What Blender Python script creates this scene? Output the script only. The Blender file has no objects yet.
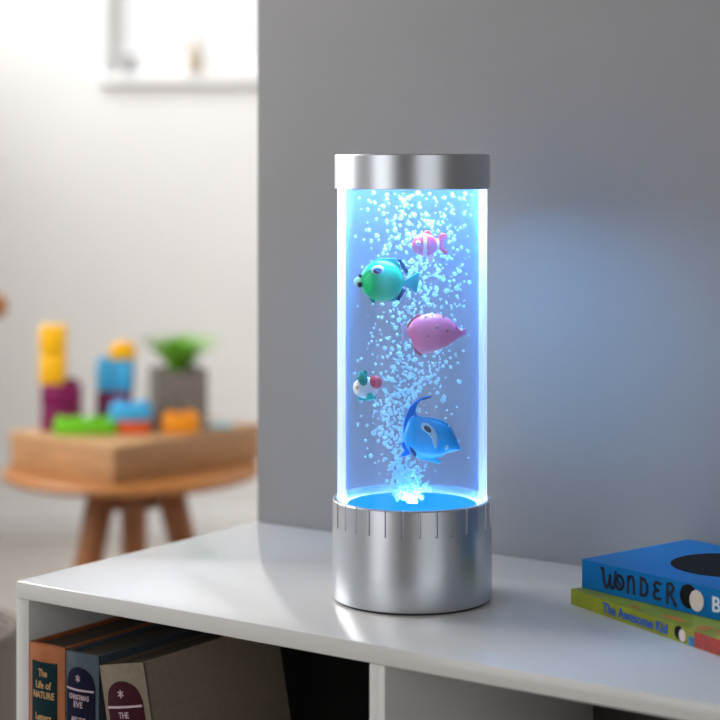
import bpy, bmesh, math, random
from mathutils import Vector, Matrix
random.seed(7)
C = bpy.context.scene.collection
PI = math.pi
R = math.radians

# ------------------------------------------------------------------ materials
def srgb(r, g, b):
    f = lambda c: c / 12.92 if c <= 0.04045 else ((c + 0.055) / 1.055) ** 2.4
    return (f(r / 255), f(g / 255), f(b / 255), 1)

def mat(name, col, rough=0.5, metal=0.0, spec=0.5, vary=0.06, scale=40, bump=0.0, coat=0.0, stretch=None, emis=None, estr=0, aniso=0):
    m = bpy.data.materials.new(name); m.use_nodes = True
    nt = m.node_tree; b = nt.nodes['Principled BSDF']
    b.inputs['Roughness'].default_value = rough
    b.inputs['Metallic'].default_value = metal
    b.inputs['Specular IOR Level'].default_value = spec
    b.inputs['Coat Weight'].default_value = coat
    b.inputs['Anisotropic'].default_value = aniso
    tc = nt.nodes.new('ShaderNodeTexCoord'); mp = nt.nodes.new('ShaderNodeMapping')
    if stretch: mp.inputs['Scale'].default_value = stretch
    nt.links.new(tc.outputs['Object'], mp.inputs['Vector'])
    nz = nt.nodes.new('ShaderNodeTexNoise'); nz.inputs['Scale'].default_value = scale; nz.inputs['Detail'].default_value = 5
    nt.links.new(mp.outputs['Vector'], nz.inputs['Vector'])
    rp = nt.nodes.new('ShaderNodeValToRGB')
    rp.color_ramp.elements[0].position = 0.3; rp.color_ramp.elements[1].position = 0.7
    rp.color_ramp.elements[0].color = tuple(max(0, c * (1 - vary)) for c in col[:3]) + (1,)
    rp.color_ramp.elements[1].color = tuple(min(1, c * (1 + vary)) for c in col[:3]) + (1,)
    nt.links.new(nz.outputs['Fac'], rp.inputs['Fac'])
    nt.links.new(rp.outputs['Color'], b.inputs['Base Color'])
    if bump:
        bp = nt.nodes.new('ShaderNodeBump'); bp.inputs['Strength'].default_value = bump; bp.inputs['Distance'].default_value = 0.002
        nt.links.new(nz.outputs['Fac'], bp.inputs['Height']); nt.links.new(bp.outputs['Normal'], b.inputs['Normal'])
    if emis:
        b.inputs['Emission Color'].default_value = emis; b.inputs['Emission Strength'].default_value = estr
    return m

def emit_mat(name, col, s):
    m = bpy.data.materials.new(name); m.use_nodes = True; nt = m.node_tree
    nt.nodes.clear()
    e = nt.nodes.new('ShaderNodeEmission'); e.inputs['Color'].default_value = col; e.inputs['Strength'].default_value = s
    o = nt.nodes.new('ShaderNodeOutputMaterial'); nt.links.new(e.outputs[0], o.inputs[0])
    return m

def milky(name, clear, body, stops, gloss=0.05, grough=0.03, through=0.5, edge=None):
    """clear plastic or liquid: see-through face on, more and more body towards grazing angles where the light path in it is longer"""
    m = bpy.data.materials.new(name); m.use_nodes = True; nt = m.node_tree; nt.nodes.clear()
    N = nt.nodes.new; L = nt.links.new
    tr = N('ShaderNodeBsdfTransparent'); tr.inputs[0].default_value = clear
    df = N('ShaderNodeBsdfDiffuse'); df.inputs[0].default_value = body
    tl = N('ShaderNodeBsdfTranslucent'); tl.inputs[0].default_value = body
    mx = N('ShaderNodeMixShader'); mx.inputs[0].default_value = through
    L(df.outputs[0], mx.inputs[1]); L(tl.outputs[0], mx.inputs[2])
    lw = N('ShaderNodeLayerWeight'); lw.inputs['Blend'].default_value = 0.5
    rp = N('ShaderNodeValToRGB'); el = rp.color_ramp.elements
    while len(el) < len(stops): el.new(0.5)
    for e, (p, v) in zip(el, stops): e.position = p; e.color = (v, v, v, 1)
    L(lw.outputs['Facing'], rp.inputs[0])
    if edge:
        r2 = N('ShaderNodeValToRGB'); r2.color_ramp.elements[0].position = .5; r2.color_ramp.elements[1].position = .85
        r2.color_ramp.elements[0].color = body; r2.color_ramp.elements[1].color = edge
        L(lw.outputs['Facing'], r2.inputs[0]); L(r2.outputs[0], df.inputs[0]); L(r2.outputs[0], tl.inputs[0])
    m2 = N('ShaderNodeMixShader'); L(rp.outputs[0], m2.inputs[0]); L(tr.outputs[0], m2.inputs[1]); L(mx.outputs[0], m2.inputs[2])
    gl = N('ShaderNodeBsdfGlossy'); gl.inputs['Roughness'].default_value = grough
    m3 = N('ShaderNodeMixShader'); m3.inputs[0].default_value = gloss
    L(m2.outputs[0], m3.inputs[1]); L(gl.outputs[0], m3.inputs[2])
    o = N('ShaderNodeOutputMaterial'); L(m3.outputs[0], o.inputs[0])
    return m

# ------------------------------------------------------------------ mesh helpers
def box(bm, x0, x1, y0, y1, z0, z1, bevel=0.0, seg=2, M=None):
    r = bmesh.ops.create_cube(bm, size=1)
    vs = r['verts']
    for v in vs:
        v.co = Vector(((x0 + x1) / 2 + v.co.x * (x1 - x0), (y0 + y1) / 2 + v.co.y * (y1 - y0), (z0 + z1) / 2 + v.co.z * (z1 - z0)))
    if M is not None:
        for v in vs: v.co = M @ v.co
    if bevel:
        es = list({e for v in vs for e in v.link_edges})
        bmesh.ops.bevel(bm, geom=es, offset=bevel, segments=seg, profile=0.5, affect='EDGES')

def lathe(bm, prof, seg=64, rmod=None, cx=0, cy=0):
    rings = []
    for (r, z) in prof:
        if r < 1e-6:
            rings.append([bm.verts.new((cx, cy, z))]); continue
        ring = []
        for k in range(seg):
            a = 2 * PI * k / seg
            rr = rmod(r, z, a) if rmod else r
            ring.append(bm.verts.new((cx + rr * math.cos(a), cy + rr * math.sin(a), z)))
        rings.append(ring)
    for a, b in zip(rings, rings[1:]):
        if len(a) == 1 and len(b) == 1: continue
        for k in range(seg):
            j = (k + 1) % seg
            if len(a) == 1: bm.faces.new((a[0], b[j], b[k]))
            elif len(b) == 1: bm.faces.new((a[k], a[j], b[0]))
            else: bm.faces.new((a[k], a[j], b[j], b[k]))
    bmesh.ops.recalc_face_normals(bm, faces=bm.faces[:])

def tube(bm, path, radii, seg=12):
    pts = [Vector(p) for p in path]; prev = None; n = None
    if not hasattr(radii, '__len__'): radii = [radii] * len(pts)
    rings = []
    for i, p in enumerate(pts):
        t = (pts[min(i + 1, len(pts) - 1)] - pts[max(i - 1, 0)]).normalized()
        if n is None:
            n = t.orthogonal().normalized()
        else:
            n = (n - t * n.dot(t)).normalized()
        b = t.cross(n)
        rings.append([bm.verts.new(p + (n * math.cos(2 * PI * k / seg) + b * math.sin(2 * PI * k / seg)) * radii[i]) for k in range(seg)])
    for a, c in zip(rings, rings[1:]):
        for k in range(seg):
            j = (k + 1) % seg
            bm.faces.new((a[k], a[j], c[j], c[k]))
    bm.faces.new(rings[0][::-1]); bm.faces.new(rings[-1])
    bmesh.ops.recalc_face_normals(bm, faces=bm.faces[:])

def loft(bm, st, seg=24):
    """stations (x, z, half height, half width): a fish body along x"""
    rings = []
    for (x, z, hz, hy) in st:
        if hz < 1e-6: rings.append([bm.verts.new((x, 0, z))]); continue
        rings.append([bm.verts.new((x, hy * math.cos(2 * PI * k / seg), z + hz * math.sin(2 * PI * k / seg))) for k in range(seg)])
    for a, b in zip(rings, rings[1:]):
        for k in range(seg):
            j = (k + 1) % seg
            if len(a) == 1: bm.faces.new((a[0], b[j], b[k]))
            elif len(b) == 1: bm.faces.new((a[k], a[j], b[0]))
            else: bm.faces.new((a[k], a[j], b[j], b[k]))
    for r, fl in ((rings[0], True), (rings[-1], False)):
        if len(r) > 1: bm.faces.new(r[::-1] if fl else r)
    bmesh.ops.recalc_face_normals(bm, faces=bm.faces[:])

def prism(bm, poly, y0, y1, axis='y', bevel=0.0):
    """poly of (a, b) extruded between y0 and y1; axis y: (a, y, b); axis z: (a, b, z)"""
    f3 = (lambda a, b, t: (a, t, b)) if axis == 'y' else (lambda a, b, t: (a, b, t))
    lo = [bm.verts.new(f3(a, b, y0)) for a, b in poly]
    hi = [bm.verts.new(f3(a, b, y1)) for a, b in poly]
    n = len(poly)
    fs = [bm.faces.new(lo), bm.faces.new(hi[::-1])]
    for k in range(n):
        fs.append(bm.faces.new((lo[k], hi[k], hi[(k + 1) % n], lo[(k + 1) % n])))
    bmesh.ops.recalc_face_normals(bm, faces=fs)
    if bevel:
        bmesh.ops.bevel(bm, geom=list({e for f in fs[:2] for e in f.edges}), offset=bevel, segments=2, profile=0.5, affect='EDGES')

def ellipse(cx, cz, rx, rz, n=32, a0=0, a1=2 * PI, closed=True):
    m = n if closed else n - 1
    return [(cx + rx * math.cos(a0 + (a1 - a0) * k / m), cz + rz * math.sin(a0 + (a1 - a0) * k / m)) for k in range(n)]

def build(name, bm, m, parent=None, loc=(0, 0, 0), rot=(0, 0, 0), smooth=40):
    me = bpy.data.meshes.new(name)
    bm.normal_update()
    if smooth:
        for f in bm.faces: f.smooth = True
        for e in bm.edges:
            if len(e.link_faces) == 2 and e.calc_face_angle(0) > R(smooth): e.smooth = False
    bm.to_mesh(me); bm.free()
    me.materials.append(m)
    o = bpy.data.objects.new(name, me); C.objects.link(o)
    o.location = loc; o.rotation_euler = rot
    if parent: o.parent = parent
    return o

def thing(name, label, cat, loc, rot=(0, 0, 0), group=None):
    o = bpy.data.objects.new(name, None); C.objects.link(o)
    o.empty_display_size = 0.02
    o.location = loc; o.rotation_euler = rot
    return tag(o, label, cat, group)

def tag(o, label, cat, group=None):
    o['label'] = label; o['category'] = cat
    if group: o['group'] = group
    return o

def structure(o):
    o['kind'] = 'structure'; return o

def text_mesh(bm, s, size, width=None, bold=0.0):
    """built-in font, centred, upright in the x z plane, slightly raised towards -y"""
    cu = bpy.data.curves.new('t', 'FONT'); cu.body = s; cu.size = size; cu.align_x = 'CENTER'; cu.align_y = 'CENTER'
    cu.extrude = 0.0002; cu.offset = bold; cu.resolution_u = 3
    o = bpy.data.objects.new('t', cu); C.objects.link(o)
    dg = bpy.context.evaluated_depsgraph_get()
    me = bpy.data.meshes.new_from_object(o.evaluated_get(dg))
    bpy.data.objects.remove(o); bpy.data.curves.remove(cu)
    w = max((abs(v.co.x) for v in me.vertices), default=1) * 2
    k = width / w if width else 1
    t = bmesh.new(); t.from_mesh(me); bpy.data.meshes.remove(me)
    out = []
    vm = {v: bm.verts.new((v.co.x * k, -v.co.z, v.co.y)) for v in t.verts}
    for f in t.faces:
        try: bm.faces.new([vm[v] for v in f.verts])
        except ValueError: pass
    out = list(vm.values()); t.free()
    return out

def add_text(bm, s, size, x, z, y=0, width=None, bold=0.0):
    for v in text_mesh(bm, s, size, width, bold): v.co += Vector((x, y, z))

# ------------------------------------------------------------------ the camera
CZ = 1.101
F = 1870.0
cam = bpy.data.cameras.new('camera'); co = bpy.data.objects.new('camera', cam); C.objects.link(co)
co.location = (0, 0, CZ); co.rotation_euler = (R(90), 0, 0)
cam.sensor_width = 36; cam.lens = 36 * F / 720; cam.shift_y = -190 / 720
cam.clip_start = 0.05
cam.dof.use_dof = True; cam.dof.focus_distance = 1.5; cam.dof.aperture_fstop = 4.6
bpy.context.scene.camera = co

# ------------------------------------------------------------------ palette
M_white = mat('white_satin_board', srgb(212, 211, 210), 0.15, spec=0.5, vary=0.01, scale=8)
M_wall = mat('white_wall_paint', srgb(236, 235, 234), 0.8, vary=0.015, scale=3, bump=0.02)
M_grey = mat('grey_wall_paint', srgb(133, 132, 134), 0.7, spec=0.2, vary=0.02, scale=6, bump=0.03)
M_taupe = mat('taupe_wall_paint', srgb(120, 114, 108), 0.85, vary=0.02, scale=4)
M_floor = mat('pale_floor', srgb(196, 190, 182), 0.7, vary=0.05, scale=12, stretch=(1, 14, 1))
M_ceil = mat('ceiling_paint', srgb(178, 176, 172), 0.9, vary=0.01)
M_frame = mat('window_paint', srgb(240, 240, 240), 0.4, vary=0.01)
M_alu = mat('brushed_aluminium', srgb(202, 206, 214), 0.33, metal=1.0, vary=0.02, scale=60, stretch=(1, 1, 0.05))
M_foot = mat('dark_rubber', srgb(50, 50, 54), 0.7)
M_wood = mat('warm_wood', srgb(166, 106, 50), 0.45, vary=0.22, scale=14, stretch=(1, 9, 9))
M_wood_leg = mat('brown_wood', srgb(140, 86, 46), 0.45, vary=0.2, scale=14, stretch=(8, 8, 1))
M_box_wood = mat('pale_box_wood', srgb(172, 126, 84), 0.5, vary=0.16, scale=12, stretch=(1, 1, 9))
M_lid_wood = mat('lid_wood', srgb(186, 144, 100), 0.5, vary=0.14, scale=12, stretch=(1, 9, 1))

# ------------------------------------------------------------------ room shell
ANG = math.atan2(-0.5744, 0.8186)
U = Vector((math.cos(ANG), math.sin(ANG), 0)); V = Vector((-math.sin(ANG), math.cos(ANG), 0))
FL = Vector((-0.2938, 1.597, 0)); TOP = 0.75; DEP = 0.3317
BL = FL + V * DEP
bm = bmesh.new(); box(bm, -1.52, 3.4, -2.2, 5.75, -0.1, 0); structure(build('floor', bm, M_floor))
bm = bmesh.new(); box(bm, -1.52, 3.4, -2.2, 5.75, 2.7, 2.8); structure(build('ceiling', bm, M_ceil))
# far wall with its window opening
WX0, WX1, WZ0, WZ1, WY = -0.76, 0.55, 1.39, 2.35, 5.6
bm = bmesh.new()
for a in ((-1.52, WX0, 0, 2.7), (WX1, 3.4, 0, 2.7), (WX0, WX1, 0, WZ0), (WX0, WX1, WZ1, 2.7)):
    box(bm, a[0], a[1], WY, WY + 0.15, a[2], a[3])
structure(build('wall_back', bm, M_wall))
bm = bmesh.new(); box(bm, -1.4, 3.4, WY - 0.015, WY, 0, 0.09, 0.003); structure(build('baseboard_back', bm, M_frame))
w1 = bpy.data.objects.new('window_1', None); C.objects.link(w1); w1.location = ((WX0 + WX1) / 2, WY, WZ0); structure(w1)
hw = (WX1 - WX0) / 2; hh = WZ1 - WZ0
bm = bmesh.new()
for x0, x1, z0, z1 in ((-hw, -hw + .05, 0, hh), (hw - .05, hw, 0, hh), (-hw + .05, hw - .05, 0, .05), (-hw + .05, hw - .05, hh - .05, hh), (-.02, .02, .05, hh - .05)):
    box(bm, x0, x1, 0.06, 0.11, z0, z1, 0.004)
build('window_frame', bm, M_frame, w1)
bm = bmesh.new(); box(bm, -hw - .03, hw + .03, -0.045, 0.06, -0.03, -0.001, 0.005); build('window_sill', bm, M_frame, w1)
glass = milky('window_glass', (0.99, 0.99, 0.99, 1), (0.8, 0.8, 0.8, 1), [(0, 0), (1, 0.04)], gloss=0.02, grough=0.0)
bm = bmesh.new(); box(bm, -hw + .05, -.02, 0.082, 0.088, .05, hh - .05); box(bm, .02, hw - .05, 0.082, 0.088, .05, hh - .05); build('pane', bm, glass, w1)

# grey partition wall right behind the shelf unit
bm = bmesh.new(); box(bm, 0, 3.3, 0, 0.1, 0, 2.7, 0.001)
structure(build('wall_right', bm, M_grey, None, BL + V * 0.001, (0, 0, ANG)))
# left wall with a large window, wall behind the camera with a window
def wall_with_window(name, wnames, x_is_plane, plane, thick, a0, a1, opens, m):
    bm = bmesh.new(); prev = a0; rects = []
    for wa0, wa1, wz0, wz1 in opens:
        rects += [(prev, wa0, 0, 2.7), (wa0, wa1, 0, wz0), (wa0, wa1, wz1, 2.7)]; prev = wa1
    for p, q, z0, z1 in rects + [(prev, a1, 0, 2.7)]:
        if x_is_plane: box(bm, plane, plane + thick, p, q, z0, z1)
        else: box(bm, p, q, plane, plane + thick, z0, z1)
    structure(build(name, bm, m))
    for wname, (wa0, wa1, wz0, wz1) in zip(wnames, opens):
        bm = bmesh.new(); n = 2; c = plane + thick / 2
        bars = [(wa0 + .05 + (wa1 - wa0 - .1) * k / n - .025, wa0 + .05 + (wa1 - wa0 - .1) * k / n + .025, wz0, wz1) for k in range(n + 1)]
        bars += [(wa0, wa1, wz0, wz0 + .05), (wa0, wa1, wz1 - .05, wz1)]
        for p, q, z0, z1 in bars:
            if x_is_plane: box(bm, c - .025, c + .025, p, q, z0, z1)
            else: box(bm, p, q, c - .025, c + .025, z0, z1)
        structure(build(wname, bm, M_frame))
wall_with_window('wall_left', ('added_window_2', 'window_4', 'added_window_6'), True, -1.52, 0.12, -2.2, WY, ((-0.9, 0.7, 0.3, 2.3), (1.85, 3.3, 0.95, 2.45), (3.9, 5.3, 1.7, 2.5)), M_wall)  # nearest and farthest windows are unseen, added to carry fill light
wall_with_window('wall_front', ('window_3',), False, -2.2, 0.12, -1.4, 3.4, ((0.35, 3.1, 0.2, 2.3),), M_taupe)
wall_with_window('wall_east', ('window_5',), True, 3.28, 0.12, -2.2, WY, ((2.6, 5.2, 1.6, 2.5),), M_taupe)

# ------------------------------------------------------------------ white shelf unit
cab = thing('shelf_unit', 'glossy white open shelf unit standing against the grey wall', 'shelf unit', FL, (0, 0, ANG))
W = 0.748; T = 0.0145
def part(name, b, m=M_white, bev=0.0012, parent=cab):
    bm = bmesh.new(); box(bm, *b, bev); return build(name, bm, m, parent)
part('top_panel', (0, W, 0, DEP, TOP - T, TOP))
part('side_panel', (0, .015, 0, DEP, 0, TOP - T)); part('side_panel', (W - .015, W, 0, DEP, 0, TOP - T))
part('divider', (.367, .3814, 0, DEP - .006, .43, TOP - T))
part('shelf_board', (.015, W - .015, 0, DEP - .006, .4155, .43))
part('divider', (.367, .3814, 0, DEP - .006, .0645, .4155))
part('bottom_panel', (.015, W - .015, 0, DEP - .006, .05, .0645))
part('plinth', (.015, W - .015, .02, .034, 0, .05))
part('back_panel', (.015, W - .015, DEP - .006, DEP, 0, TOP - T), mat('dark_back_board', srgb(62, 60, 60), .6, vary=.03))

# ------------------------------------------------------------------ bubble lamp
LX, LY = 0.0428, 1.535
lamp = thing('bubble_lamp', 'tall silver bubble lamp glowing blue on the white shelf unit', 'lamp', (LX, LY, TOP))
RB = 0.0653; HB = 0.0825
prof = [(0.0, .0016), (RB - .002, .0016), (RB - .0004, .0022), (RB, .0035)]
zs = [.030, .055, .0612, .0616]
prof += [(RB, z) for z in zs] + [(RB, .066), (RB, .072), (RB, HB - .0012), (RB - .0005, HB - .0003), (RB - .0014, HB), (.0622, HB), (.0618, HB - .0006), (.0618, .070), (0.0, .070)]
def groove(r, z, a):
    if r < RB - .003 or z < .0614 or z > HB + 1: return r
    d = (math.degrees(a) + 3) % 12
    return r - (.0013 if d < 1.45 else 0)
bm = bmesh.new(); lathe(bm, prof, 720, groove); build('base', bm, M_alu, lamp, smooth=25)
bm = bmesh.new(); lathe(bm, [(0, 0), (RB - .0028, 0), (RB - .0028, .0015), (0, .0015)], 96); build('foot_ring', bm, M_foot, lamp)
ZC = 0.3354; ZT = 0.3638; RC = 0.0636
bm = bmesh.new(); lathe(bm, [(0, ZC + .014), (.0555, ZC + .014), (.0555, ZC + .004), (.0616, ZC + .004), (.0616, ZC), (RC - .0006, ZC), (RC, ZC + .0006), (RC, ZT - .0010), (RC - .0004, ZT - .0003), (RC - .0012, ZT), (0, ZT)], 192); build('cap', bm, M_alu, lamp, smooth=25)
M_tube = milky('acrylic_tube', (0.97, 0.985, 1, 1), (0.93, 0.96, 1.0, 1), [(0, 0.0), (.53, 0.01), (.565, 0.95), (.75, 0.85), (.88, .6), (.93, .95), (1, .95)], gloss=0.015)
RT = .0613; RI = .0537
bm = bmesh.new(); lathe(bm, [(RT, .0705), (RT, ZC + .0035)], 192)
build('tube', bm, M_tube, lamp)
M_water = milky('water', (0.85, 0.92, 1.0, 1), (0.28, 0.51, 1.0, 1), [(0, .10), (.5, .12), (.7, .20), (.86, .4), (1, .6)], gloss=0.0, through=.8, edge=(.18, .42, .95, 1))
bm = bmesh.new(); lathe(bm, [(RI, .0785), (RI, ZC + .002)], 160)
build('water', bm, M_water, lamp)
M_led = emit_mat('blue_led_floor', (0.0, 0.25, 0.85, 1), 1.6)
bm = bmesh.new(); lathe(bm, [(0, .0712), (.0532, .0712), (.0536, .0768), (.0530, .0775), (.012, .0775), (.0115, .0785), (.0, .0785)], 128); build('light_platform', bm, M_led, lamp)
M_cap_fill = emit_mat('cap_fill_glow', (0.28, 0.59, 1.0, 1), 55.0)  # unseen glowing disc added in the cap to light the column evenly
bm = bmesh.new(); lathe(bm, [(0, ZC + .0100), (.046, ZC + .0100), (.046, ZC + .0138), (0, ZC + .0138)], 64); build('cap_fill_light', bm, M_cap_fill, lamp)
M_led3 = emit_mat('nozzle_led', (0.40, 0.8, 1.0, 1), 420.0)
bm = bmesh.new(); lathe(bm, [(0, .0815), (.003, .0808), (.004, .0786), (0, .0786)], 48); build('air_nozzle', bm, M_led3, lamp)

M_ring_fill = emit_mat('ring_fill_glow', (0.50, 0.78, 1.0, 1), 24.0)  # hidden glowing ring added in the base to brighten the lower column
bm = bmesh.new(); lathe(bm, [(.0545, .0705), (.0602, .0705), (.0602, .0722), (.0545, .0722), (.0545, .0705)], 128); build('ring_fill_light', bm, M_ring_fill, lamp)

# ------------------------------------------------------------------ bubbles
M_bub = milky('air_bubbles', (1, 1, 1, 1), (0.62, 0.93, 1.0, 1), [(0, .48), (.5, .56), (1, .75)], gloss=0.05, grough=.15)
def axis_pt(px, py, dy=0.0):
    y = LY + dy
    return Vector(((px - 360) / F * y, y, CZ - (py - 170) / F * y))
tmpl = bmesh.new(); bmesh.ops.create_icosphere(tmpl, subdivisions=2, radius=1)
tv = [v.co.copy() for v in tmpl.verts]; tmpl.verts.index_update(); tf = [[v.index for v in f.verts] for f in tmpl.faces]; tmpl.free()
verts, faces = [], []
def bubble(c, r, sx=1, sz=1):
    o = len(verts)
    q = Matrix.Rotation(random.uniform(0, 6), 3, 'Y')
    for v in tv:
        w = q @ Vector((v.x * sx, v.y, v.z * sz)); verts.append((c.x + w.x * r, c.y + w.y * r, c.z + w.z * r))
    for f in tf: faces.append([i + o for i in f])
# rising column: width and centre against height above the nozzle
def plume(h):
    k = [(0, -.0035, .0095), (.02, -.006, .013), (.05, -.009, .018), (.08, -.010, .021), (.105, -.002, .024), (.14, .006, .026), (.18, .007, .027), (.22, .006, .029), (.252, .002, .040)]
    for a, b in zip(k, k[1:]):
        if h <= b[0]:
            t = (h - a[0]) / (b[0] - a[0]); return a[1] + t * (b[1] - a[1]), a[2] + t * (b[2] - a[2])
    return k[-1][1:]
zb = TOP + .0825
for i in range(1500):
    h = random.random() ** 1.12 * .249
    cx, w = plume(h)
    dx = random.gauss(0, .62 + .9 * h) * w; dy = random.gauss(0, .5) * w
    x, y = cx + dx, dy
    if math.hypot(x, y) > .049: continue
    r = random.choice((.0007, .0009, .0011, .0013, .0017)) * random.uniform(.8, 1.15)
    bubble(Vector((LX + x, LY + y, zb + h + r)), r, random.uniform(.8, 1.25), random.uniform(.8, 1.25))
for i in range(110):                                              # dense froth at the outlet
    a = random.uniform(0, 2 * PI); d = .013 * random.random() ** .5
    r = random.uniform(.0009, .0018)
    bubble(Vector((LX - .003 + d * math.cos(a), LY + d * math.sin(a), TOP + .0802 + random.random() ** 1.4 * .022)), r)
for i in range(60):                                               # strays clinging to the tube
    a = random.uniform(0, 2 * PI); h = random.uniform(.03, .245)
    d = random.uniform(.03, .05); r = random.uniform(.0008, .0014)
    bubble(Vector((LX + d * math.cos(a), LY + d * math.sin(a), zb + h)), r)
me = bpy.data.meshes.new('air_bubbles'); me.from_pydata(verts, [], faces); me.update()
for p in me.polygons: p.use_smooth = True
me.materials.append(M_bub)
bub = bpy.data.objects.new('air_bubbles', me); C.objects.link(bub)
tag(bub, 'rising swarm of pale blue air bubbles inside the lamp water', 'bubbles'); bub['kind'] = 'stuff'

# ------------------------------------------------------------------ fish
S = LY / F
def fish(name, label, px, py, dy):
    return thing(name, label, 'toy fish', axis_pt(px, py, dy), (0, 0, 0), 'toy fish floating in the lamp')
def plastic(name, rgb, rough=0.3): 
    m = mat(name, srgb(*rgb), rough, vary=0.05, scale=300)
    return m
def P(pts, c): return [((x - c[0]) * S, (c[1] - y) * S) for x, y in pts]
def fin(name, pts, c, m, parent, th=.0012, y=0.0):
    bm = bmesh.new(); prism(bm, P(pts, c), y - th / 2, y + th / 2, bevel=th * .3); return build(name, bm, m, parent)
def body_from_outline(name, up, lo, c, m, parent, wide, seg=28, n=26):
    """up / lo: outline polylines (px) from left to right sharing both end points; inflated sideways"""
    def smp(pl, x):
        for a, b in zip(pl, pl[1:]):
            if a[0] <= x <= b[0]:
                t = (x - a[0]) / max(1e-9, b[0] - a[0]); t2 = t
                return a[1] + t2 * (b[1] - a[1])
        return pl[-1][1]
    x0, x1 = up[0][0], up[-1][0]; st = []
    hm = max(abs(smp(lo, x0 + (x1 - x0) * k / 40) - smp(up, x0 + (x1 - x0) * k / 40)) for k in range(41)) / 2
    for k in range(n + 1):
        t = (1 - math.cos(PI * k / n)) / 2
        x = x0 + (x1 - x0) * t; a, b = smp(up, x), smp(lo, x)
        hz = max(0, (b - a) / 2)
        hy = wide * (hz / hm) ** 0.8 if hz > 0 else 0
        st.append(((x - c[0]) * S, (c[1] - (a + b) / 2) * S, hz * S, hy * S))
    if st[0][2] > 0 and up[0] == lo[0]: st[0] = (st[0][0], st[0][1], 0, 0)
    if up[-1] == lo[-1]: st[-1] = (st[-1][0], st[-1][1], 0, 0)
    bm = bmesh.new(); loft(bm, st, seg); return build(name, bm, m, parent, smooth=80)
def arc_outline(cx, cy, rx, ry, sign, n=14):
    return [(cx - rx * math.cos(PI * k / n), cy - sign * ry * math.sin(PI * k / n)) for k in range(n + 1)]
def ball(name, x, y, rx, rz, ry, dep, c, m, parent, tilt=0):
    bm = bmesh.new(); bmesh.ops.create_uvsphere(bm, u_segments=20, v_segments=12, radius=1)
    q = Matrix.Rotation(R(tilt), 3, 'Y')
    for v in bm.verts: v.co = q @ Vector((v.co.x * rx * S, v.co.y * ry * S, v.co.z * rz * S))
    return build(name, bm, m, parent, ((x - c[0]) * S, dep * S, (c[1] - y) * S), smooth=80)
K_black = plastic('black_paint', (14, 18, 40)); K_white = plastic('white_paint', (245, 245, 245))

# green fish
c = (381, 281); f = fish('toy_fish', 'round green toy fish with a black and white eye and dark navy fin edges', *c, -.034)
G = plastic('green_plastic', (0, 214, 128)); GT = plastic('teal_plastic', (0, 178, 160)); NV = plastic('navy_paint', (2, 10, 60)); BG = plastic('pale_mouth_paint', (176, 226, 196))
body_from_outline('body', arc_outline(382, 281, 21.5, 20.5, 1), arc_outline(382, 281, 21.5, 20, -1), c, G, f, 12)
fin('tail_fin', [(399, 279), (405, 280), (417, 272), (419, 273), (418, 282), (416, 292), (413, 291), (405, 285), (399, 284)], c, GT, f, .002)
fin('dorsal_fin', [(372, 262), (380, 258.5), (395, 258.5), (401, 268), (395, 270), (380, 264)], c, GT, f, .002)
fin('fin_edge', [(397, 259.5), (400.5, 258.5), (408, 271), (406.5, 274), (404, 273)], c, NV, f, .003)
fin('anal_fin', [(386, 298), (396, 293), (402, 287), (404, 290), (397, 299.5), (388, 301)], c, GT, f, .002)
fin('fin_edge', [(402.5, 287.5), (406, 289.5), (399, 300.5), (395.5, 299.5)], c, NV, f, .003)
fin('pelvic_fin', [(367, 292), (374, 296), (376, 299), (374.5, 303.5), (371, 301)], c, GT, f, .002)
ball('eye', 378, 270.5, 7.0, 5.4, 3.4, -8.2, c, K_white, f)
ball('pupil', 377.6, 270.5, 4.2, 3.0, 1.7, -10.8, c, K_black, f)
ball('lips', 359.5, 281.5, 5.2, 4.6, 4.5, -.5, c, BG, f)
ball('nostril', 360.5, 275.6, 1.7, 2.0, 1.5, -4.2, c, K_black, f)
ball('mouth', 360.6, 284.4, 2.7, 2.6, 1.6, -4.4, c, K_black, f)
# red and white striped fish
c = (426, 245); f = fish('toy_fish', 'small red toy fish with pale stripes near the top of the lamp', *c, -.022)
RD = plastic('red_plastic', (236, 20, 30)); PK = plastic('pale_stripe_paint', (246, 190, 206))
body_from_outline('body', arc_outline(425, 245, 13.3, 11.5, 1), arc_outline(425, 245, 13.3, 11, -1), c, RD, f, 7)
for nm, x0, hz in (('stripe', 425.0, 11.6), ('stripe', 437.2, 5.6)):
    bm = bmesh.new()
    loft(bm, [((x0 - c[0] - 1.8) * S, 0, hz * 1.0 * S, 7.1 * hz / 11.3 * S), ((x0 - c[0] - 1.4) * S, 0, (hz + .4) * S, 7.5 * hz / 11.3 * S), ((x0 - c[0] + 1.4) * S, 0, (hz + .2) * S, 7.5 * hz / 11.3 * S), ((x0 - c[0] + 1.8) * S, 0, (hz - .3) * S, 7.0 * hz / 11.3 * S)], 28)
    build(nm, bm, PK, f)
fin('dorsal_fin', [(422, 235), (424, 231.5), (428, 230.5), (431, 232.5), (433, 237), (428, 238)], c, RD, f, .0022)
fin('tail_fin', [(436, 243), (439, 236), (441, 233), (446, 234), (448, 238), (444.5, 239.5), (443.5, 244), (445, 249), (448.5, 252), (446, 255), (441, 252), (438, 248)], c, RD, f, .0022)
fin('pelvic_fin', [(426, 254), (433, 253), (434, 258), (431, 262.5), (428, 261)], c, PK, f, .0018)
ball('eye', 418.3, 243, 2.6, 2.6, 1.6, -6.0, c, PK, f)
ball('pupil', 418.0, 243, 1.3, 1.4, 1, -7.1, c, K_black, f)
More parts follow.
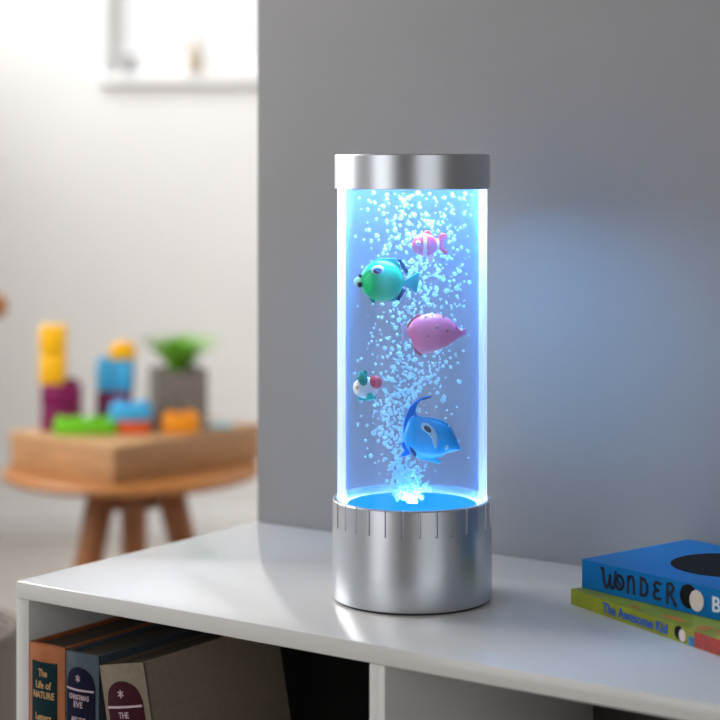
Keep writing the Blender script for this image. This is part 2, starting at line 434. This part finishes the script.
# pink spotted fish
c = (435, 334); f = fish('toy_fish', 'plump pink toy fish with brown spots in the middle of the lamp', *c, -.032)
PI_ = plastic('pink_plastic', (250, 120, 146)); OR = plastic('orange_brown_paint', (186, 76, 62)); SP = plastic('brown_spot_paint', (168, 96, 84)); LP = plastic('pale_pink_plastic', (236, 150, 215))
body_from_outline('body', [(407, 331), (409.5, 325), (414, 319.5), (421, 315.5), (430, 313.5), (440, 314.5), (449, 319), (456, 326), (461, 330.5), (464, 333)],
                  [(407, 331), (410, 337), (413.5, 345), (417, 350), (423, 354), (431, 352), (440, 349), (449, 345), (457, 339), (464, 333)], c, PI_, f, 13)
fin('dorsal_fin', [(406.5, 326.5), (411, 320), (416.5, 315.5), (422, 313.5), (420, 318), (414, 323), (410, 328.5)], c, OR, f, .003)
fin('anal_fin', [(412.5, 345), (415.5, 344.5), (421, 351), (424, 354.5), (420, 355.5), (415, 352)], c, OR, f, .003)
fin('tail_fin', [(401, 323), (404.5, 325), (409, 331), (412, 333), (409, 337), (405, 341), (402, 344), (403.5, 334)], c, plastic('clear_pink_plastic', (214, 200, 232)), f, .002)
fin('pectoral_fin', [(455, 333), (464, 328), (466, 331), (464.5, 335), (457, 338)], c, LP, f, .003)
for (x, y, d) in ((416.5, 327.5, -7.4), (427.5, 334.7, -11.8), (418, 339.5, -8), (436.5, 326.5, -11.6), (446.5, 329.8, -9.2), (443, 317.2, -3.4), (426, 317.8, -5.6)):
    ball('spot', x, y, 1.9, 1.9, 1.5, d, c, SP, f)
ball('eye', 455, 327.2, 1.9, 2.4, 1.6, -4, c, plastic('magenta_paint', (220, 70, 160)), f)
# little tri-colour fish
c = (366, 385); f = fish('toy_fish', 'tiny white, green and red toy fish at the left side of the lamp', *c, -.026)
body_from_outline('body', arc_outline(366, 387.5, 12.8, 10.5, 1), arc_outline(366, 387.5, 12.8, 11, -1), c, K_white, f, 7.5)
TG = plastic('bottle_green_plastic', (0, 150, 118)); TQ = plastic('turquoise_plastic', (0, 205, 180)); RO = plastic('coral_plastic', (236, 60, 66))
ball('back_patch', 363.0, 379.2, 4.8, 8.6, 6.6, -2.4, c, TG, f, -14)
ball('red_cheek', 375.3, 382, 6.8, 6.6, 6.0, -2.8, c, RO, f)
ball('belly_patch', 369.6, 395.6, 3.8, 4.4, 5, -3.8, c, TQ, f)
fin('belly_fin', [(357, 397), (366, 394), (375, 395.5), (377, 398.5), (368, 400.5), (359, 400)], c, TQ, f, .003)
fin('dorsal_fin', [(356, 378), (362, 371), (365.5, 369.8), (367.5, 373), (366, 381), (360, 382)], c, TG, f, .0025)
ball('eye', 358, 387, 1.8, 2.2, 1.4, -5.2, c, plastic('tan_paint', (206, 180, 130)), f)
# blue fish with the long curved fin
c = (428, 438); f = fish('toy_fish', 'bright blue toy fish with a long curved fin at the bottom of the lamp', *c, -.034)
BL1 = plastic('blue_plastic', (0, 124, 244)); BL2 = plastic('sky_blue_plastic', (0, 176, 250)); CY = plastic('cyan_plastic', (0, 186, 232)); PU = plastic('dark_violet_paint', (36, 22, 96)); LC = plastic('pale_blue_paint', (176, 222, 240))
body_from_outline('body', [(404, 441), (405, 430), (408, 421), (412, 415), (420, 416), (430, 419.5), (440, 421.5), (448, 426.5), (453, 436), (460, 449)],
                  [(404, 441), (408, 449), (414, 456), (422, 458.5), (432, 459), (440, 457), (446, 453), (452, 451.5), (456, 450.5), (460, 449)], c, BL2, f, 11)
def arc_fin():
    outer = [(404, 434), (403.8, 424), (406, 415), (410, 407), (415, 402), (421, 398.5), (427, 397), (432, 397.5)]
    inner = [(432, 398.6), (427, 399.2), (421, 402), (417.5, 406), (416, 411), (418, 418), (420, 426), (412, 434)]
    return outer + inner
fin('dorsal_fin', arc_fin(), c, BL1, f, .0032)
fin('back_fin', [(418, 417), (432, 418), (441, 420), (450, 425.5), (455, 436), (461, 449.5), (452, 446), (446, 434), (432, 424)], c, BL2, f, .0026)
fin('anal_fin', [(416, 455), (424, 457), (434, 457.5), (442, 460.5), (438, 463.5), (432, 461.5), (420, 459)], c, CY, f, .0026)
fin('tail_fin', [(407, 441), (410, 446), (411, 454), (405, 456), (400.5, 456.5), (403, 452.5), (405, 450), (402, 446), (402, 442)], c, BL1, f, .0026)
bm = bmesh.new()
prism(bm, P([(420.5, 424.5), (423, 422), (428, 422.5), (433.5, 427.5), (436.5, 434), (437, 441), (435.5, 447.5), (432.8, 443), (431.5, 437), (427, 431.5), (421.5, 428)], c), -11.6 * S, -6 * S, bevel=.0006); build('eye', bm, LC, f)
ball('pupil', 427.2, 427.8, 4.6, 2.4, 1.3, -11.4, c, K_black, f, 42)
ball('side_mark', 413.2, 449.5, 2.6, 6.6, 2.2, -6.2, c, PU, f, -22)
ball('cheek_mark', 445, 445, 3.6, 3.6, 1.6, -6.0, c, LC, f)

# ------------------------------------------------------------------ books lying on the unit
M_page = mat('book_pages', srgb(226, 218, 200), 0.8, vary=0.1, scale=40, stretch=(1, 1, 60))
def flat_book(name, label, loc, ang, L_, W_, T_, cover):
    t = thing(name, label, 'book', loc, (0, 0, ang), 'storybooks lying on the unit')
    bm = bmesh.new()
    b = 0.0009
    box(bm, 0, L_, 0, W_, 0, b); box(bm, 0, L_, 0, W_, T_ - b, T_); box(bm, 0, L_, 0, b, b, T_ - b)
    build('cover', bm, cover, t, smooth=0)
    bm = bmesh.new(); box(bm, .001, L_ - .001, b + .0002, W_ - .001, b, T_ - b); build('pages', bm, M_page, t, smooth=0)
    return t
M_bluec = mat('blue_book_cover', srgb(0, 106, 168), 0.45, spec=.2, vary=0.06, scale=20)
M_green = mat('lime_book_cover', srgb(144, 150, 16), 0.4, vary=0.22, scale=45)
M_ink = mat('dark_ink', srgb(16, 30, 58), 0.5); M_bink = mat('black_ink', srgb(26, 26, 28), 0.8, spec=.1)
M_wink = mat('white_ink', srgb(226, 232, 236), 0.5); M_skin = mat('pale_ink', srgb(226, 206, 192), 0.5)
M_blink = mat('blue_ink', srgb(30, 90, 190), 0.5); M_red = mat('red_picture_ink', srgb(166, 56, 46), 0.5, vary=0.35, scale=160)
M_orange = mat('orange_picture_ink', srgb(196, 116, 40), 0.5, vary=0.25, scale=150); M_teal = mat('teal_picture_ink', srgb(40, 110, 150), 0.5, vary=0.2, scale=150)
TL = 0.0125; TU = 0.0232
A1 = math.atan2(-.877, .48); A2 = math.atan2(-.777, .629)
low = flat_book('storybook', 'thin lime green storybook underneath the blue book', (.1706, 1.512, TOP), A1, .20, .128, TL, M_green)
def stroke(bm, pts, w, y0, y1):
    """one flat pen stroke: quads along a polyline with round joints"""
    for (a, b) in zip(pts, pts[1:]):
        d = Vector((b[0] - a[0], b[1] - a[1]));
        if d.length < 1e-9: continue
        d.normalize(); n = Vector((-d.y, d.x)) * w
        prism(bm, [(a[0] + n.x, a[1] + n.y), (a[0] - n.x, a[1] - n.y), (b[0] - n.x, b[1] - n.y), (b[0] + n.x, b[1] + n.y)], y0, y1)
    for p in pts: prism(bm, ellipse(p[0], p[1], w, w, 10), y0, y1)
bm = bmesh.new(); add_text(bm, 'The Awesome Kid', .011, .0845, TL * .5, -.0003, width=.082, bold=.0002); build('spine_title', bm, M_blink, low, smooth=0)
def face_emblem(t, x, z, r, hairc):
    bm = bmesh.new(); prism(bm, ellipse(x - r * .55, z + r * .15, r * .95, r * 1.0, 28), -.0004, 0); build('hair_patch', bm, hairc, t, smooth=0)
    bm = bmesh.new(); prism(bm, ellipse(x + r * .35, z - r * .05, r * .75, r * .88, 28), -.0008, -.0003)
    build('pale_oval', bm, M_skin, t, smooth=0)
face_emblem(low, .1415, TL * .5, .0052, M_bink)
bm = bmesh.new(); prism(bm, [(.157, .0005), (.198, .0005), (.198, TL - .0005), (.157, TL - .0005)], -.0003, 0); build('spine_picture', bm, M_red, low, smooth=0)
bm = bmesh.new(); prism(bm, [(.150, .0005), (.157, .0005), (.157, TL * .55), (.150, TL * .55)], -.0003, 0); build('spine_band', bm, M_teal, low, smooth=0)
for x, y, rx, ry in ((.075, .007, .007, .0022), (.12, .010, .013, .004), (.155, .011, .006, .007), (.175, .02, .012, .012)):
    bm = bmesh.new(); prism(bm, ellipse(x, y, rx, ry, 20), TL, TL + .0002, axis='z'); build('cover_picture', bm, M_orange, low, smooth=0)
upb = flat_book('storybook', 'thick blue storybook titled WONDER lying on top of the thin green one', (.1797, 1.514, TOP + TL + .0004), A2, .20, .129, TU, M_bluec)
bm = bmesh.new(); prism(bm, ellipse(.090, .073, .045, .045, 64), TU, TU + .0003, axis='z'); build('cover_circle', bm, M_bink, upb, smooth=0)
bm = bmesh.new(); w = .0013
def cell(k): return .0232 + k * .0134
H0, H1 = .0035, .0195
def LT(k, pts, wd=.0105): stroke(bm, [(cell(k) + p[0] * wd, H0 + p[1] * (H1 - H0)) for p in pts], w, -.0003, 0.0001)
LT(0, [(-.12, .98), (.02, 1.0), (.10, .35), (.22, .12), (.38, .10), (.52, .4), (.60, .72)], .0135)
LT(0, [(.60, .72), (.62, .3), (.72, .10), (.86, .14), (.96, .45), (1.02, .95)], .0135)
LT(1, [(.44 + .42 * math.cos(a), .48 + .34 * math.sin(a)) for a in [R(d) for d in range(100, 471, 30)]])
LT(1, [(.2, .62), (.5, .35)])
LT(2, [(.02, .10), (.06, .85)]); LT(2, [(.05, .66), (.22, .88), (.48, .9), (.62, .7), (.66, .10)])
LT(3, [(.05, .12), (.08, .95), (.4, .9), (.68, .66), (.7, .38), (.5, .15), (.05, .12)])
LT(4, [(.72, .88), (.3, .92), (.08, .75), (.28, .56), (.5, .54), (.26, .5), (.04, .32), (.2, .12), (.7, .14)])
LT(5, [(.1, .02), (.12, .95), (.5, 1.0), (.72, .8), (.55, .6), (.15, .52), (.5, .4), (.9, .02)])
build('spine_title', bm, M_ink, upb, smooth=0)
face_emblem(upb, .1180, TU * .50, .0092, M_bink)
bm = bmesh.new(); add_text(bm, 'B', .016, .1400, TU * .47, -.0003, bold=.0003); build('author_letters', bm, M_wink, upb, smooth=0)

# ------------------------------------------------------------------ books standing in the left compartment
def cab_world(x, y, z): return FL + U * x + V * y + Vector((0, 0, z))
def standing_book(name, label, x, y, w_, h_, d_, cover, lean=0.0):
    t = thing(name, label, 'book', cab_world(x, y, .4302), (0, 0, 0), 'old hardbacks in the left compartment')
    t.rotation_euler = Matrix.Rotation(ANG, 4, 'Z').to_3x3().__matmul__(Matrix.Rotation(-lean, 3, 'Y')).to_euler()
    bm = bmesh.new(); b = .0028
    box(bm, 0, b, .004, d_, 0, h_); box(bm, w_ - b, w_, .004, d_, 0, h_)
    # rounded spine
    n = 12; pts = [(w_ * k / n, .004 - .004 * math.sin(PI * k / n)) for k in range(n + 1)] + [(w_, .0065), (0, .0065)]
    prism(bm, pts, 0, h_, axis='z')
    build('cover', bm, cover, t, smooth=50)
    bm = bmesh.new(); box(bm, b + .0001, w_ - b - .0001, .0067, d_ - .004, .003, h_ - .003); build('pages', bm, M_shaded_page, t, smooth=0)
    return t
def spine_panel(name, x0, x1, z0, z1, w_, m, t, lift, arch=0.0):
    bm = bmesh.new(); n = 14
    xs = [x0 + (x1 - x0) * k / n for k in range(n + 1)]
    zt = [z1 + (arch * math.sqrt(max(0, 1 - ((x - (x0 + x1) / 2) / ((x1 - x0) / 2)) ** 2)) if arch else 0) for x in xs]
    ys = [.004 - .004 * math.sin(PI * x / w_) - lift for x in xs]
    zt = [max(z, z0 + .0001) for z in zt]
    f0, f1, g0, g1 = ([bm.verts.new((xs[k], ys[k] + o, z)) for k, z in enumerate(zz)] for o, zz in ((0, [z0] * (n + 1)), (0, zt), (lift + .0002, [z0] * (n + 1)), (lift + .0002, zt)))
    for k in range(n):
        bm.faces.new((f0[k], f0[k + 1], f1[k + 1], f1[k])); bm.faces.new((g0[k + 1], g0[k], g1[k], g1[k + 1]))
        bm.faces.new((f1[k], f1[k + 1], g1[k + 1], g1[k])); bm.faces.new((f0[k + 1], f0[k], g0[k], g0[k + 1]))
    bm.faces.new((f0[0], f1[0], g1[0], g0[0])); bm.faces.new((f0[n], g0[n], g1[n], f1[n]))
    bmesh.ops.recalc_face_normals(bm, faces=bm.faces[:])
    return build(name, bm, m, t, smooth=30)
def spine_text(name, rows, w_, m, t, lift):
    bm = bmesh.new()
    for s, z, wd, sz in rows: add_text(bm, s, sz, w_ / 2, z, 0, width=wd, bold=.0001)
    for v in bm.verts: v.co.y = .004 - .004 * math.sin(PI * min(1, max(0, v.co.x / w_))) - lift + (v.co.y > 0) * .0003
    return build(name, bm, m, t, smooth=0)
M_shaded_page = mat('shaded_page_edges', srgb(84, 74, 64), 0.85, vary=0.15, scale=40, stretch=(60, 1, 1))  # page colour darkened to stand for the shade inside the compartment
M_leather = mat('orange_leather', srgb(170, 98, 52), 0.5, vary=0.15, scale=80, bump=.2)
M_dgreen = mat('dark_green_leather', srgb(18, 46, 52), 0.8, spec=.12, vary=0.1, scale=80)
M_gold = mat('gold_lettering', srgb(205, 165, 110), 0.4, vary=0.1, scale=200)
M_slate = mat('slate_cloth', srgb(70, 84, 96), 0.7, vary=0.08, scale=200, bump=.2)
M_navy = mat('navy_label', srgb(24, 25, 48), 0.8, spec=.12, vary=0.08); M_silver = mat('silver_lettering', srgb(190, 170, 180), 0.45, vary=0.1, scale=200)
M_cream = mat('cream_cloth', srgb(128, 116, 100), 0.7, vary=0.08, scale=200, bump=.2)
M_maroon = mat('maroon_label', srgb(62, 24, 36), 0.8, spec=.12, vary=0.08)
h1 = .2705; w1_ = .0415
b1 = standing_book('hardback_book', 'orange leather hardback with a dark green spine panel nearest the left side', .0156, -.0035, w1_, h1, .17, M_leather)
spine_panel('spine_label', .006, w1_ - .007, .05, h1 - .014, w1_, M_dgreen, b1, .0010)
spine_text('spine_title', [('The', h1 - .023, .010, .009), ('Life of', h1 - .033, .018, .009), ('NATURE', h1 - .0415, .024, .008), ('Letters', h1 - .060, .018, .008), ('OF HOME', h1 - .0675, .024, .008)], w1_, M_gold, b1, .0016)
w2 = .0375; h2 = .269
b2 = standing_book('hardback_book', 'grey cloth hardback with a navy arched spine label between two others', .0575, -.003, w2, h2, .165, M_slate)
spine_panel('spine_label', .0035, w2 - .003, .04, h2 - .0265, w2, M_navy, b2, .0010, arch=.016)
bm_rows = [('*', h2 - .0225, .005, .014), ('CHRISTMAS', h2 - .0355, .022, .006), ('EVE', h2 - .0415, .010, .007), ('AND THE', h2 - .0545, .016, .007), ('WINTER', h2 - .061, .019, .007)]
spine_text('spine_title', bm_rows, w2, M_silver, b2, .0016)
spine_panel('spine_line', .004, w2 - .0035, h2 - .0300, h2 - .0285, w2, M_silver, b2, .0016)
lean = R(11); w3 = .049; h3 = .267
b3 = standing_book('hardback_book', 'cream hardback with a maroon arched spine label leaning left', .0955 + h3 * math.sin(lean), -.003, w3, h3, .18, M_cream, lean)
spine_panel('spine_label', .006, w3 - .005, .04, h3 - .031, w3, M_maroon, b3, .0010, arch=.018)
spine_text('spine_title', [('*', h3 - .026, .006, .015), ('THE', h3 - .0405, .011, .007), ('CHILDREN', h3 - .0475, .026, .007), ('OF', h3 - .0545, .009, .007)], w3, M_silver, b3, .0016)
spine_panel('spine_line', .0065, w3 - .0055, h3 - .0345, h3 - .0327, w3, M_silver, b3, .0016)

# ------------------------------------------------------------------ side table and the toys on it
TX, TY, TZ = -0.418, 3.43, 0.559
tab = thing('side_table', 'round wooden side table on splayed legs behind the white shelf unit', 'table', (TX, TY, 0))
bm = bmesh.new(); RR = .235
lathe(bm, [(0, TZ - .020), (RR - .012, TZ - .020), (RR - .004, TZ - .017), (RR, TZ - .010), (RR - .003, TZ - .003), (RR - .008, TZ), (0, TZ)], 96); build('tabletop', bm, M_wood, tab)
bm = bmesh.new(); lathe(bm, [(0, TZ - .075), (.052, TZ - .075), (.057, TZ - .070), (.057, TZ - .0202), (0, TZ - .0202)], 48); build('hub', bm, M_wood_leg, tab)
for az in (235, 335, 95):
    d = Vector((math.cos(R(az)), math.sin(R(az)), 0)); bm = bmesh.new()
    tube(bm, [d * .078 + Vector((0, 0, TZ - .021)), d * .083 + Vector((0, 0, TZ - .05)), d * .16 + Vector((0, 0, .25)), d * .235 + Vector((0, 0, .012)), d * .239 + Vector((0, 0, .0))], [.027, .027, .021, .014, .013], 20)
    build('leg', bm, M_wood_leg, tab)
# wooden box
BO = Vector((-.424, 3.212, TZ + .0004)); BA = math.atan2(.8, .6)
# local x runs along the long right face, local y along the short left face
wb = thing('wooden_box', 'shallow pale wooden box lying on the round side table', 'box', BO, (0, 0, math.atan2(.76, .65)))
BLX, BLY, BH = .375, .285, .067
bm = bmesh.new(); box(bm, 0.004, BLX - .004, 0.004, BLY - .004, 0, BH - .012, .002); build('body', bm, M_box_wood, wb)
bm = bmesh.new(); box(bm, 0, BLX, 0, BLY, BH - .0118, BH, .003); build('lid', bm, M_lid_wood, wb)
ZB = TZ + .0004 + BH + .0003
def tpos(px, Y, z=ZB): return Vector(((px - 360) / F * Y, Y, z))
def brick(label, px, Y, wpx, h, d, m, z, nx=1, ny=1, studs=True, rot=0.0):
    w = wpx * Y / F
    bm = bmesh.new()
    box(bm, -w / 2, w / 2, -d / 2, d / 2, 0, h, .003)
    if studs:
        for i in range(nx):
            for j in range(ny):
                sw = w / nx; sd = d / ny; r = min(sw, sd) * .33
                lathe(bm, [(0, h - .002), (r, h - .002), (r, h + .005), (r - .001, h + .006), (0, h + .006)], 20, None, -w / 2 + sw * (i + .5), -d / 2 + sd * (j + .5))
    o = build('toy_brick', bm, m, None, tpos(px, Y, z), (0, 0, rot))
    return tag(o, label, 'toy brick', 'toy building bricks on the wooden box')
Y_ = plastic('yellow_brick', (246, 184, 12)); PP = plastic('purple_brick', (124, 14, 80)); SB = plastic('light_blue_brick', (66, 172, 226)); OG = plastic('orange_brick', (240, 150, 22))
LG = plastic('lime_brick', (112, 200, 30)); RO2 = plastic('red_orange_brick', (222, 92, 40)); PB = plastic('pale_blue_brick', (150, 205, 222))
e = .0003
Y0 = 3.415
brick('lower of two dark purple bricks under the tall yellow tower', 62, Y0, 38, .042, .05, PP, ZB, 2, 1, False)
# upper purple: its right half carries an open stud
bm = bmesh.new(); w_ = 38 * Y0 / F
box(bm, -w_ / 2, w_ / 2, -.025, .025, 0, .042, .003); lathe(bm, [(0, .040), (.011, .040), (.011, .050), (.009, .052), (0, .052)], 20, None, w_ / 4, 0)
tag(build('toy_brick', bm, PP, None, tpos(62, Y0, ZB + .042 + e)), 'dark purple brick directly below the tall yellow tower, with one open stud', 'toy brick', 'toy building bricks on the wooden box')
brick('lower of two yellow bricks stacked as the tall tower', 53.5, Y0, 25, .054, .046, Y_, ZB + .0846, 1, 1, False)
brick('topmost yellow brick of the tall tower', 53.5, Y0, 25, .053, .046, Y_, ZB + .1389, 1, 1, False)
Y1 = 3.455
brick('purple brick under the left light blue column', 105.5, Y1, 16, .067, .04, PP, ZB, 1, 1, False)
brick('purple brick under the blue column that carries the yellow brick', 123.5, Y1, 17, .067, .04, PP, ZB, 1, 1, False)
brick('left light blue brick with an open stud beside the yellow-topped column', 106, Y1, 17, .058, .042, SB, ZB + .0673, 1, 1, True)
brick('light blue brick that carries the small yellow brick', 124.5, Y1, 18.5, .057, .042, SB, ZB + .0673, 1, 1, False)
brick('small yellow brick on top of the light blue column', 123, Y1, 25, .026, .044, Y_, ZB + .1256, 1, 1, True)
Y2 = 3.365
brick('wide lime green brick with a row of studs at the front', 86, Y2, 62, .026, .045, LG, ZB, 4, 1, True, R(4))
brick('red-orange brick under the light blue one', 134, Y2 + .01, 34, .024, .045, RO2, ZB, 2, 1, False)
brick('light blue brick lying on the red-orange brick in front of the pot', 131, Y2 + .01, 40, .028, .050, SB, ZB + .0243, 2, 1, True)
brick('orange brick in front of the grey plant pot', 181, Y2 + .02, 36, .032, .045, OG, ZB, 2, 1, True)
brick('flat pale blue brick right of the grey plant pot', 220, Y2 + .08, 24, .009, .04, PB, ZB, 1, 1, False)
# potted grass
pl = thing('potted_plant', 'green grassy plant in a square grey pot on the wooden box', 'plant', tpos(178, 3.475), (0, 0, R(14)))
M_pot = mat('grey_concrete', srgb(128, 122, 116), 0.85, vary=0.12, scale=50, bump=.3); M_soil = mat('soil', srgb(60, 48, 38), 0.95, vary=.3)
bm = bmesh.new(); hp = .105; a = .048
for x0, x1, y0, y1, z0, z1 in ((-a, a, -a, a, 0, .01), (-a, -a + .007, -a, a, .01, hp), (a - .007, a, -a, a, .01, hp), (-a + .007, a - .007, -a, -a + .007, .01, hp), (-a + .007, a - .007, a - .007, a, .01, hp)):
    box(bm, x0, x1, y0, y1, z0, z1)
build('pot', bm, M_pot, pl, smooth=0)
bm = bmesh.new(); box(bm, -a + .0075, a - .0075, -a + .0075, a - .0075, .011, hp - .012); build('soil', bm, M_soil, pl)
M_leaf = mat('grass_green', srgb(126, 186, 62), 0.55, vary=.3, scale=60)
bm = bmesh.new()
for i in range(230):
    az = random.uniform(0, 2 * PI); out = .078 * random.random() ** .6; top = random.uniform(.056, .082) - .25 * max(0, out - .06)
    d = Vector((math.cos(az), math.sin(az), 0)); n = Vector((-d.y, d.x, 0)); b = d * random.uniform(.0, .013) + Vector((0, 0, hp - .014))
    prev = None
    for k in range(6):
        t = k / 5
        p = b + d * out * (t ** 1.3) + Vector((0, 0, (top + .012) * (t - .12 * t * t)))
        wv = .0026 * (1 - t) ** .7 + .0002
        cur = (bm.verts.new(p - n * wv), bm.verts.new(p + n * wv + Vector((0, 0, .0006))))
        if prev: bm.faces.new((prev[0], prev[1], cur[1], cur[0]))
        prev = cur
build('foliage', bm, M_leaf, pl)

# ------------------------------------------------------------------ chair peeping in at the left, basket, things on the window sill
ch = thing('wooden_chair', 'wooden chair whose back rail just shows at the left edge', 'chair', (-.925, 3.70, 0))
zt = CZ - (306 - 170) / F * 3.6
bm = bmesh.new(); tube(bm, [(-.235, -.10, zt), (-.228, -.10, zt), (-.2, -.105, zt), (0, -.085, zt), (.2, -.105, zt), (.237, -.10, zt), (.245, -.10, zt)], [.012, .022, .024, .025, .024, .022, .012], 16); build('back_rail', bm, M_wood, ch)
for sx in (-1, 1):
    bm = bmesh.new(); tube(bm, [(sx * .12, -.13, 0), (sx * .12, -.11, .44), (sx * .12, -.102, zt - .0235)], [.014, .017, .015], 14); build('leg', bm, M_wood_leg, ch)
    bm = bmesh.new(); tube(bm, [(sx * .12, .22, 0), (sx * .12, .20, .4298)], [.013, .017], 14); build('leg', bm, M_wood_leg, ch)
bm = bmesh.new(); box(bm, -.15, .15, -.088, .25, .43, .455, .008); build('seat', bm, M_wood, ch)
M_bask = mat('taupe_basket', srgb(108, 98, 90), 0.85, vary=.12, scale=30, stretch=(20, 20, 1), bump=.3)
bk = thing('storage_basket', 'tall grey-brown basket on the floor beyond the left end of the shelf unit', 'basket', (-.60, 2.42, 0))
def rib(r, z, a): return r * (1 + .012 * math.cos(a * 36))
bm = bmesh.new(); lathe(bm, [(0, 0), (.13, 0), (.15, .02), (.155, .28), (.155, .485), (.150, .495), (.145, .485), (.143, .02), (0, .018)], 144, rib); build('basket_body', bm, M_bask, bk)
bm = bmesh.new(); n = 48
tube(bm, [(.1525 * math.cos(2 * PI * k / n), .1525 * math.sin(2 * PI * k / n), .5035) for k in range(n + 1)], .0065, 10); build('rim', bm, M_bask, bk)

def sill(px, y=WY - .03): return Vector(((px - 360) / F * y, y, WZ0 + .0))
o = thing('small_bottle', 'small brown bottle standing on the bright window sill', 'bottle', sill(195))
bm = bmesh.new(); lathe(bm, [(0, 0), (.024, 0), (.026, .004), (.026, .055), (.020, .066), (.011, .074), (.011, .080), (0, .080)], 32); build('body', bm, mat('brown_glassy', srgb(186, 170, 152), .3), o)
bm = bmesh.new(); lathe(bm, [(0, .0802), (.013, .0802), (.013, .097), (0, .097)], 24); build('stopper', bm, mat('pale_cork', srgb(226, 210, 180), .8), o)
o = tag(build('small_cup', (lambda b: (lathe(b, [(0, 0), (.018, 0), (.024, .05), (.022, .05), (.017, .004), (0, .004)], 32), b)[1])(bmesh.new()), mat('pale_ceramic', srgb(160, 158, 162), .4), None, sill(130)), 'small pale cup at the left end of the bright window sill', 'cup')

# ------------------------------------------------------------------ light: sky outside the windows, the daylight they let in, and added window fill
w = bpy.data.worlds.new('sky'); bpy.context.scene.world = w; w.use_nodes = True
nt = w.node_tree; bg = nt.nodes['Background']
bg.inputs[0].default_value = (1.0, 1.0, 1.0, 1)
# plain sky, brightened beyond the far window to make its panes bright
tc = nt.nodes.new('ShaderNodeTexCoord'); sx = nt.nodes.new('ShaderNodeSeparateXYZ'); nt.links.new(tc.outputs['Generated'], sx.inputs[0])
mr = nt.nodes.new('ShaderNodeMapRange'); mr.interpolation_type = 'SMOOTHSTEP'
for k, v in zip(('From Min', 'From Max', 'To Min', 'To Max'), (.6, .92, .45, 1.08)): mr.inputs[k].default_value = v
nt.links.new(sx.outputs['Y'], mr.inputs['Value']); nt.links.new(mr.outputs['Result'], bg.inputs[1])
def area(name, loc, rot, sx, sy, power, col=(1, 1, 1)):
    l = bpy.data.lights.new(name, 'AREA'); l.shape = 'RECTANGLE'; l.size = sx; l.size_y = sy; l.energy = power; l.color = col
    o = bpy.data.objects.new(name, l); C.objects.link(o); o.location = loc; o.rotation_euler = rot
    return o
area('daylight_left', (-1.60, 2.58, 1.7), (0, R(-90), 0), 1.5, 1.45, 62, (1, .985, .96))
area('fill_left_far', (-1.60, 4.6, 2.1), (0, R(-90), 0), 0.8, 1.4, 58, (1, 1, 1))  # unseen window fill, added to brighten the far wall
area('fill_left_near', (-1.60, -.1, 1.3), (0, R(-90), 0), 2.0, 1.6, 18, (1, .99, .97))  # unseen window fill, added for the lamp's metal reflections and the unit's front edge
area('daylight_east', (3.5, 3.9, 2.05), (0, R(90), 0), 0.9, 2.6, 82, (1, 1, 1))
area('daylight_front', (1.72, -2.3, 1.25), (R(90), 0, 0), 2.75, 2.1, 17, (1, 1, 1))

vs = bpy.context.scene.view_settings
vs.view_transform = 'Standard'; vs.look = 'None'; vs.exposure = 0; vs.gamma = 1; vs.use_curve_mapping = False
bpy.context.scene.cycles.max_bounces = 16
bpy.context.scene.cycles.transparent_max_bounces = 16
